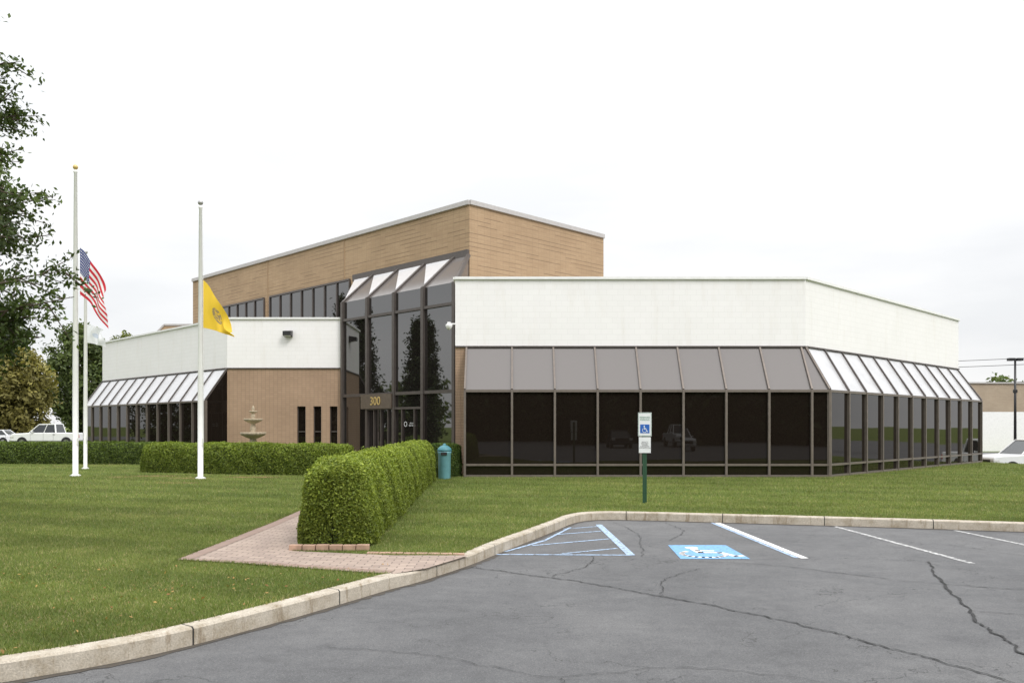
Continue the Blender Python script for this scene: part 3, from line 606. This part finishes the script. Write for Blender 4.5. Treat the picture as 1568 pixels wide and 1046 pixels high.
def tree(name,loc,H,prof,nb,ntw,nl,leaf,c1,c2,tr=.16,z0=.2,droop=.0,spread=.28,seed=0,qmin=.15):
    r=np.random.default_rng(seed+11); t=empty(name,loc)
    tb=MB()
    def limb(a,b,ra,rb):
        a=Vector(a);b=Vector(b);d=(b-a)
        if d.length<1e-4: return
        d.normalize(); s=d.orthogonal().normalized(); n=d.cross(s); k=6
        A=[a+(s*math.cos(q)+n*math.sin(q))*ra for q in [2*math.pi*i/k for i in range(k)]]; Bq=[b+(s*math.cos(q)+n*math.sin(q))*rb for q in [2*math.pi*i/k for i in range(k)]]
        for i in range(k): j=(i+1)%k; tb.poly([A[i],A[j],Bq[j],Bq[i]])
    tk=[(0,0,0)]
    for i in range(1,9): tk.append((r.normal(0,.03*H/8),r.normal(0,.03*H/8),H*.93*i/8))
    for i in range(8): limb(tk[i],tk[i+1],tr*(1.25 if i==0 else 1-.105*i),tr*(1-.105*(i+1)))
    P=[];
    for b in range(nb):
        z=z0+(1-z0)*((b+r.uniform())/nb); ang=b*2.39996+r.normal(0,.3); Rr=prof(z)*r.uniform(.72,1.04)
        zz=z*H; zs=max(z0*H*.75,zz-Rr*(.55)); 
        A=np.array([0,0,min(zs,H*.9)]); E=np.array([Rr*math.cos(ang),Rr*math.sin(ang),zz+r.normal(0,.02*H)-droop*Rr]); M=(A+E)/2+np.array([0,0,.12*Rr])
        limb(A,M,tr*.32*(1-z*.6),tr*.16*(1-z*.5)); limb(M,E,tr*.16*(1-z*.5),.006)
        for k in range(ntw):
            q=r.uniform(qmin,1.0)**.7; base=(A*(1-q)+E*q)+np.array([0,0,.12*Rr*(1-abs(2*q-1))]); dr=r.normal(size=3); dr[2]*=.7; dr/=np.linalg.norm(dr); dr=dr+np.array([math.cos(ang),math.sin(ang),.2])*.4
            ln=(spread*Rr*r.uniform(.5,1.2)+.1)*(1.15-.5*q); tip=base+dr*ln; limb(base,tip,.012+.003*H/8,.004)
            m=nl; qq=r.uniform(.1,1.05,m)[:,None]; P.append(base*(1-qq)+tip*qq+r.normal(size=(m,3))*leaf*1.6)
    P=np.concatenate(P); n=len(P); Nn=P-np.array([0,0,H*.5]); Nn/=np.linalg.norm(Nn,axis=1)[:,None]; Nn[:,2]+=.5
    V=leafquads(P,Nn*.6,leaf,.5); C=colmix(n,c1,c2)
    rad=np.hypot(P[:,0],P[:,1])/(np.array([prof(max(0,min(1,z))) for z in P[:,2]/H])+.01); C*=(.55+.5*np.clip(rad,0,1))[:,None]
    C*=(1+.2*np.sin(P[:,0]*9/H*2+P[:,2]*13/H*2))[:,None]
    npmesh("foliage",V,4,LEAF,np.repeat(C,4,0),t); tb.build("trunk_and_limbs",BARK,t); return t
def pint(xs_,ys_): return lambda z: float(np.interp(z,xs_,ys_))
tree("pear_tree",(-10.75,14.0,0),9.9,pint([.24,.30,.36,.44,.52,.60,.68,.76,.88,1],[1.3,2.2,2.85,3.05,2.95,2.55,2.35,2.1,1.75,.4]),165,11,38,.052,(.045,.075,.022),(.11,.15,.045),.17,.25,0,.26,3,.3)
rnd=pint([.15,.3,.5,.75,.92,1],[.5,.85,1,.85,.45,.1])
def rtree(x,y,H,R,c1,c2,seed,nb=34,leaf=.26,nl=16,ntw=8,z=-.2): return tree("deciduous_tree",(x,y,z),H,lambda q:rnd(q)*R,nb,ntw,nl,leaf,c1,c2,.022*H,.12,0,.35,seed)
G1=((.065,.10,.03),(.15,.19,.065)); G2=((.15,.14,.04),(.28,.25,.08)); G3=((.09,.12,.03),(.20,.22,.07)); GD=((.03,.045,.013),(.07,.09,.028))
for i,(x,y,H,R,g) in enumerate([(-64,104,16.5,5,G1),(-56.5,96,10.5,3.8,G2),(-58,112,15.5,4.8,G1),(-54.5,118,14.5,4.8,G3),(-51,112,12,4.0,G1),(-48,120,12.5,4.5,G1),(-70,98,16,5,G3),(-60,89,8,2.6,G2),(-62,124,14,6,G1),(-44,126,12,5,G1),(-55,128,9,6,G3),(-47,104,7,3,G1)]):
    rtree(x,y,H,R,g[0],g[1],20+i,46,.26,34,9)
con=pint([.04,.12,.3,.6,.85,1],[.5,1,.95,.6,.25,.02])
for i,(x,y,H,R) in enumerate([(-44,41,11.5,2.1),(-46,46.5,13.2,2.3),(-44,51.5,14.0,2.3),(-47,34.5,9.0,2.2),(-52,58,12,2.5),(-42,28,8,2)]):
    tree("conifer_tree",(x,y,0),H,(lambda q,R=R:con(q)*R),80,7,22,.16,(.02,.035,.012),(.05,.07,.025),.14,.04,.25,.3,50+i)
k=0
for row,(yy,off) in enumerate(((-40,0),(-50,4))):
    for x in range(-52,76,8):
        k+=1; rtree(x+off+random.uniform(-1.5,1.5),yy+random.uniform(-3,3),random.uniform(9.5,14),random.uniform(5.5,6.5),*GD,100+k,30,.62,12,8,-1.5)
for x,y in [(58,8),(62,20),(60,33),(70,44),(66,-6),(64,-20)]:
    k+=1; rtree(x,y,random.uniform(9,12),5,*G1,100+k,26,.42,14)
for x,y in [(-60,20),(-62,8),(-58,-6),(-64,32),(-66,44),(-64,56)]:
    k+=1; rtree(x,y,random.uniform(5.5,7.5),4,*G1,100+k,24,.38,14)
for x,y in [(60,135),(75,128),(95,130),(112,120),(45,140)]:
    k+=1; rtree(x,y,9,5,*G1,100+k,26,.4,14,z=-.5)

# ------------------------------------------------------------------ grass blades
def inpoly(x,y,poly):
    c=np.zeros(len(x),bool); n=len(poly)
    for i in range(n):
        x0,y0=poly[i][:2];x1,y1=poly[(i+1)%n][:2]
        if y0==y1: continue
        k=((y0>y)!=(y1>y))&(x<(x1-x0)*(y-y0)/(y1-y0)+x0); c^=k
    return c
inner=[(p.x+n.x*.15,p.y+n.y*.15) for p,n in zip(K,nrm)]+sk+[(-90,-22)]
bld=[(-1.64,29.0),(11.1,29.0),(23.1,41),(23.1,80),(-27,80),(-27,52.6),(-14.9,40.5),(-8.3,41.2),(-2.05,35)]
hp=[(-3.1,11.95),(-2.05,11.95),(-2.5,28),(-3.6,28)]
PX=[];PY=[];SZ=[]
for y0,y1,dens,sz in ((3.5,6.5,5200,.028),(6.5,9,4400,.028),(9,14,2300,.032),(14,20,950,.040),(20,30,330,.052),(30,42,90,.065)):
    xm=y1*.72; n=int(dens*(y1-y0)*(xm*2)); x=rng.uniform(-xm,xm,n); y=rng.uniform(y0,y1,n)
    m=inpoly(x,y,inner)&~inpoly(x,y,walk)&~inpoly(x,y,bld)&~inpoly(x,y,hp)&(np.abs(x)<.68*y+.6)
    PX.append(x[m]);PY.append(y[m]);SZ.append(np.full(m.sum(),sz))
def edgeblades(pts,off0,off1,dens,sz):
    for (a,na),(b,nb_) in zip(pts,pts[1:]):
        l=math.hypot(b[0]-a[0],b[1]-a[1]); d=math.hypot((a[0]+b[0])/2,(a[1]+b[1])/2)
        if d>26 or (a[1]+b[1])/2<3: continue
        m=int(l*dens); t=rng.uniform(0,1,m); o=rng.uniform(off0,off1,m)
        PX.append(a[0]+(b[0]-a[0])*t+na[0]*o); PY.append(a[1]+(b[1]-a[1])*t+na[1]*o); SZ.append(np.full(m,sz))
kk_=[((p.x,p.y),(n.x,n.y)) for p,n in zip(K,nrm)]
edgeblades([q for q in kk_ if q[0][1]<9.7 and q[0][0]<0],.13,.24,420,.042); edgeblades([q for q in kk_ if q[0][1]>11.5],.13,.24,420,.042)
edgeblades([(bp[i],(-bn_[i].x*5,-bn_[i].y*5)) for i in range(1,len(bp))],-.03,.05,260,.038)
x=np.concatenate(PX);y=np.concatenate(PY);sz=np.concatenate(SZ); n=len(x); print("blades",n)
an=rng.uniform(0,2*math.pi,n); wd=sz*.11*rng.uniform(.7,1.4,n); ht=sz*rng.uniform(.5,1.3,n); lean=sz*rng.uniform(.1,.9,n); la=rng.uniform(0,2*math.pi,n)
V=np.zeros((n,3,3)); V[:,0]=np.stack([x-np.cos(an)*wd,y-np.sin(an)*wd,np.zeros(n)],1); V[:,1]=np.stack([x+np.cos(an)*wd,y+np.sin(an)*wd,np.zeros(n)],1); V[:,2]=np.stack([x+np.cos(la)*lean,y+np.sin(la)*lean,ht],1)
C=colmix(n,(.100,.148,.034),(.235,.270,.085)); 
pt=(np.sin(x*.9+1.3*np.sin(y*.7))*np.sin(y*.8+1.1*np.sin(x*.5))); pt2=np.sin(x*3.1+2*np.sin(y*1.9))*np.sin(y*2.7+1.7*np.sin(x*2.3)); mow=np.sign(np.sin((x*.35+y)*2.9))
dry=rng.uniform(0,1,n)<(.10+.14*np.clip(pt2,0,1)); C[dry]=np.array([.36,.32,.17])*rng.uniform(.7,1.2,dry.sum())[:,None]
C*=(1+.13*pt+.12*pt2+.07*mow)[:,None]
npmesh("grass_blades",V.reshape(-1,3),3,BLADE,np.repeat(C,3,0))
n=320; lx=rng.uniform(-7,-1.5,n); ly=rng.uniform(5,10.5,n); m=inpoly(lx,ly,inner); lx=lx[m];ly=ly[m]
Pq=np.stack([lx,ly,np.full(len(lx),.03)],1); V=leafquads(Pq,np.tile([0,0,1.],(len(lx),1)),.02,.5,.4); npmesh("fallen_leaves",V,4,LEAF,np.repeat(colmix(len(lx),(.25,.12,.04),(.40,.26,.09)),4,0))

# ------------------------------------------------------------------ vehicles
def vehicle(name,loc,rz,kind,paint):
    v=empty(name,loc,rz)
    if kind=="pickup": L,low=5.8,[(-2.9,.55),(-2.9,1.15),(-.95,1.17),(1.15,1.17),(2.75,1.08),(2.9,.95),(2.9,.45),(-2.8,.45)]; cab=[(-.95,1.14),(1.35,1.14),(.55,1.86),(-.8,1.88)]; wh=(-1.85,1.9)
    elif kind=="van": L,low=5.4,[(-2.7,.4),(-2.7,1.2),(1.3,1.2),(2.4,1.08),(2.7,.85),(2.7,.35),(-2.6,.35)]; cab=[(-2.68,1.17),(1.75,1.17),(.95,2.1),(-2.6,2.12)]; wh=(-1.7,1.75)
    else: L,low=4.7,[(-2.35,.4),(-2.35,.95),(-2.1,1.02),(.95,1.0),(2.1,.85),(2.35,.7),(2.35,.3),(-2.2,.3)]; cab=[(-1.85,.98),(1.15,.98),(.35,1.5),(-1.2,1.52)]; wh=(-1.4,1.45)
    hw=.98 if kind!="car" else .88
    mb=MB()
    for y in(-hw,hw): mb.poly([(a,y,b) for a,b in low])
    for (a,b),(c,d) in zip(low,low[1:]+low[:1]): mb.poly([(a,-hw,b),(c,-hw,d),(c,hw,d),(a,hw,b)])
    mb.build("body",paint,v,.07)
    b0,b1,t1,t0=[Vector(c) for c in cab]; wi,wt=hw-.06,hw-.24
    mb=MB()
    def c8(a,y): return (a.x,y,a.y)
    for s_ in (-1,1): mb.poly([c8(b0,s_*wi),c8(b1,s_*wi),c8(t1,s_*wt),c8(t0,s_*wt)])
    mb.poly([c8(b1,-wi),c8(b1,wi),c8(t1,wt),c8(t1,-wt)]); mb.poly([c8(b0,-wi),c8(b0,wi),c8(t0,wt),c8(t0,-wt)]); mb.poly([c8(t0,-wt),c8(t1,-wt),c8(t1,wt),c8(t0,wt)]); mb.build("cabin_glass",CARG,v)
    mb=MB(); 
    for s_ in(-1,1):
        mb.beam(c8(b1,s_*wi),c8(t1,s_*wt),.07,.07); mb.beam(c8(b0,s_*wi),c8(t0,s_*wt),.12,.08); mb.beam(c8(t0,s_*wt),c8(t1,s_*wt),.08,.08)
        mid0=b0.lerp(b1,.45);mid1=t0.lerp(t1,.48); mb.beam(c8(mid0,s_*wi),c8(mid1,s_*wt),.1,.05)
        mb.beam((b1.x-.35,s_*(wi+.02),b1.y+.08),(b1.x-.35,s_*(wi+.22),b1.y+.12),.14,.1)
    mb.beam(((t0.x-.03),0,t0.y+.02),((t1.x+.03),0,t1.y+.02),wt*2+.06,.06,(0,1,0)); mb.build("roof_and_pillars",paint,v,.015)
    for wxx in wh:
        for s_ in(-1,1):
            for rad,dep,m_,nm in((.44,.008,BLACKR,"wheel_arch"),(.37,.05,BLACKR,"tyre"),(.22,.065,CHROME,"rim"),(.07,.08,DARK,"hub")):
                zc=.37; pr=MB(); kk=22; ring=[(wxx+rad*math.cos(2*math.pi*i/kk),zc+rad*math.sin(2*math.pi*i/kk)) for i in range(kk)]
                y0=s_*(hw-.2);y1=s_*(hw+dep)
                if nm=="wheel_arch": ring=[(a,max(b,.40 if kind!="car" else .3)) for a,b in ring]
                pr.poly([(a,y1,b) for a,b in ring])
                for i in range(kk): j=(i+1)%kk; pr.poly([(ring[i][0],y0,ring[i][1]),(ring[j][0],y0,ring[j][1]),(ring[j][0],y1,ring[j][1]),(ring[i][0],y1,ring[i][1])])
                pr.build(nm,m_,v)
    mb=MB(); mb.box(L/2-.12,L/2+.03,-hw+.3,hw-.3,.62,.88) ; mb.build("grille",DARK,v,.01)
    mb=MB(); mb.box(L/2-.1,L/2+.08,-hw+.02,hw-.02,.4,.58); mb.box(-L/2-.08,-L/2+.1,-hw+.02,hw-.02,.4,.56); mb.build("bumpers",CHROME if kind=="pickup" else paint,v,.02)
    mb=MB()
    for s_ in(-1,1): mb.box(L/2-.3,L/2+.02,min(s_*(hw-.28),s_*(hw+.01)),max(s_*(hw-.28),s_*(hw+.01)),.68,.88)
    mb.build("headlights",LENS,v,.015)
    mb=MB()
    for s_ in(-1,1): mb.box(-L/2-.02,-L/2+.12,min(s_*(hw-.15),s_*(hw+.01)),max(s_*(hw-.15),s_*(hw+.01)),.72,1.0)
    mb.build("tail_lights",REDL,v,.01)
    mb=MB()
    for s_ in(-1,1):
        for xx in (b1.x-.15,(b0.x+b1.x)/2-.1,b0.x+.2): mb.beam((xx,s_*(hw+.003),.5),(xx,s_*(hw+.003),low[2][1]-.03),.012,.004,(1,0,0))
        mb.beam((-.9,s_*(hw+.02),low[2][1]-.15),(-.72,s_*(hw+.02),low[2][1]-.15),.03,.03)
    mb.build("door_seams",DARK,v)
    return v
vehicle("pickup_truck",(27.5,44.0,-.84),math.radians(184),"pickup",CARW)
vehicle("pickup_truck",(-44.5,80.5,-.14),math.radians(184),"pickup",CARW).scale=(1.08,1.08,1.12)
vehicle("cargo_van",(-40.2,86,-.14),math.radians(180),"van",CARW)
vehicle("parked_car",(-52.6,85,-.14),math.radians(180),"car",CARW)
vehicle("parked_car",(44,60,-.84),math.radians(90),"car",CARR)
vehicle("parked_car",(-6,-14,-.15),math.radians(90),"car",CARR); vehicle("parked_car",(9,-15,-.15),math.radians(90),"car",CARD); vehicle("pickup_truck",(15,-14,-.15),math.radians(90),"pickup",CARW); vehicle("parked_car",(38,0,-.15),math.radians(80),"car",CARR)

# ------------------------------------------------------------------ right background
WB=empty("brick_warehouse")
mb=MB(); mb.wall((48,88),(110,92),3.3,6.3); mb.wall((48,88),(48,125),3.3,6.3); mb.build("upper_brick_wall",m_brick("warehouse_brick",(.42,.34,.25),(.38,.30,.22),(.34,.28,.22),.4,.1,.01,.5),WB)
mb=MB(); mb.wall((48,87.9),(110,91.9),-1,3.3); mb.wall((47.9,88),(47.9,125),-1,3.3); mb.build("lower_white_wall",COPING,WB)
mb=MB(); mb.beam((48,88,6.35),(110,92,6.35),.3,.15); mb.build("parapet_cap",COPG,WB)
mb=MB(); mb.poly([(48,88,6.2),(110,92,6.2),(110,125,6.2),(48,125,6.2)]); mb.build("roof",ROOF,WB)
mb=MB()
for x_ in (56,66,78): mb.box(x_,x_+3,87.9+(x_-48)*.0645-.06,87.9+(x_-48)*.0645+.3,-.8,2.2)
mb.build("dock_doors",FRAMED,WB)
lp=empty("street_lamp",(36.1,60,-.84))
lathe("base",[(.25,0),(.25,.6),(.22,.65)],CURB,lp,seg=16); lathe("pole",[(.1,.6),(.07,7.4)],DARK,lp,seg=12)
mb=MB(); mb.box(-.5,-.08,-.2,.2,7.3,7.5); mb.box(.08,.5,-.2,.2,7.3,7.5); mb.beam((-.1,0,7.4),(.1,0,7.4),.08,.08); mb.box(-.12,.12,-.1,.1,5.0,5.25); mb.build("lamp_heads",DARK,lp,.02)
def cable(name,a,b,sag,r=.02):
    c=bpy.data.curves.new(name,'CURVE'); c.dimensions='3D'; c.bevel_depth=r; sp=c.splines.new('POLY'); N=24; sp.points.add(N)
    for i in range(N+1):
        t=i/N; p=Vector(a).lerp(Vector(b),t); sp.points[i].co=(p.x,p.y,p.z-sag*4*t*(1-t),1)
    o=bpy.data.objects.new(name,c); COL.objects.link(o); c.materials.append(DARK); return o
for z,q in ((9.6,.9),(9.0,1.0),(6.9,.8)):
    cable("power_line",(30,100,z-.6),(95,80,z+2.2),q,.03)
for (x_,y_) in ((30,100),(95,80)):
    up=empty("utility_pole",(x_,y_,-.8)); lathe("pole",[(.16,0),(.11,13)],BARK,up,seg=10); mb=MB(); mb.beam((-1,0,11.2),(1,0,11.2),.1,.12); mb.build("crossarm",BARK,up)
print("done")
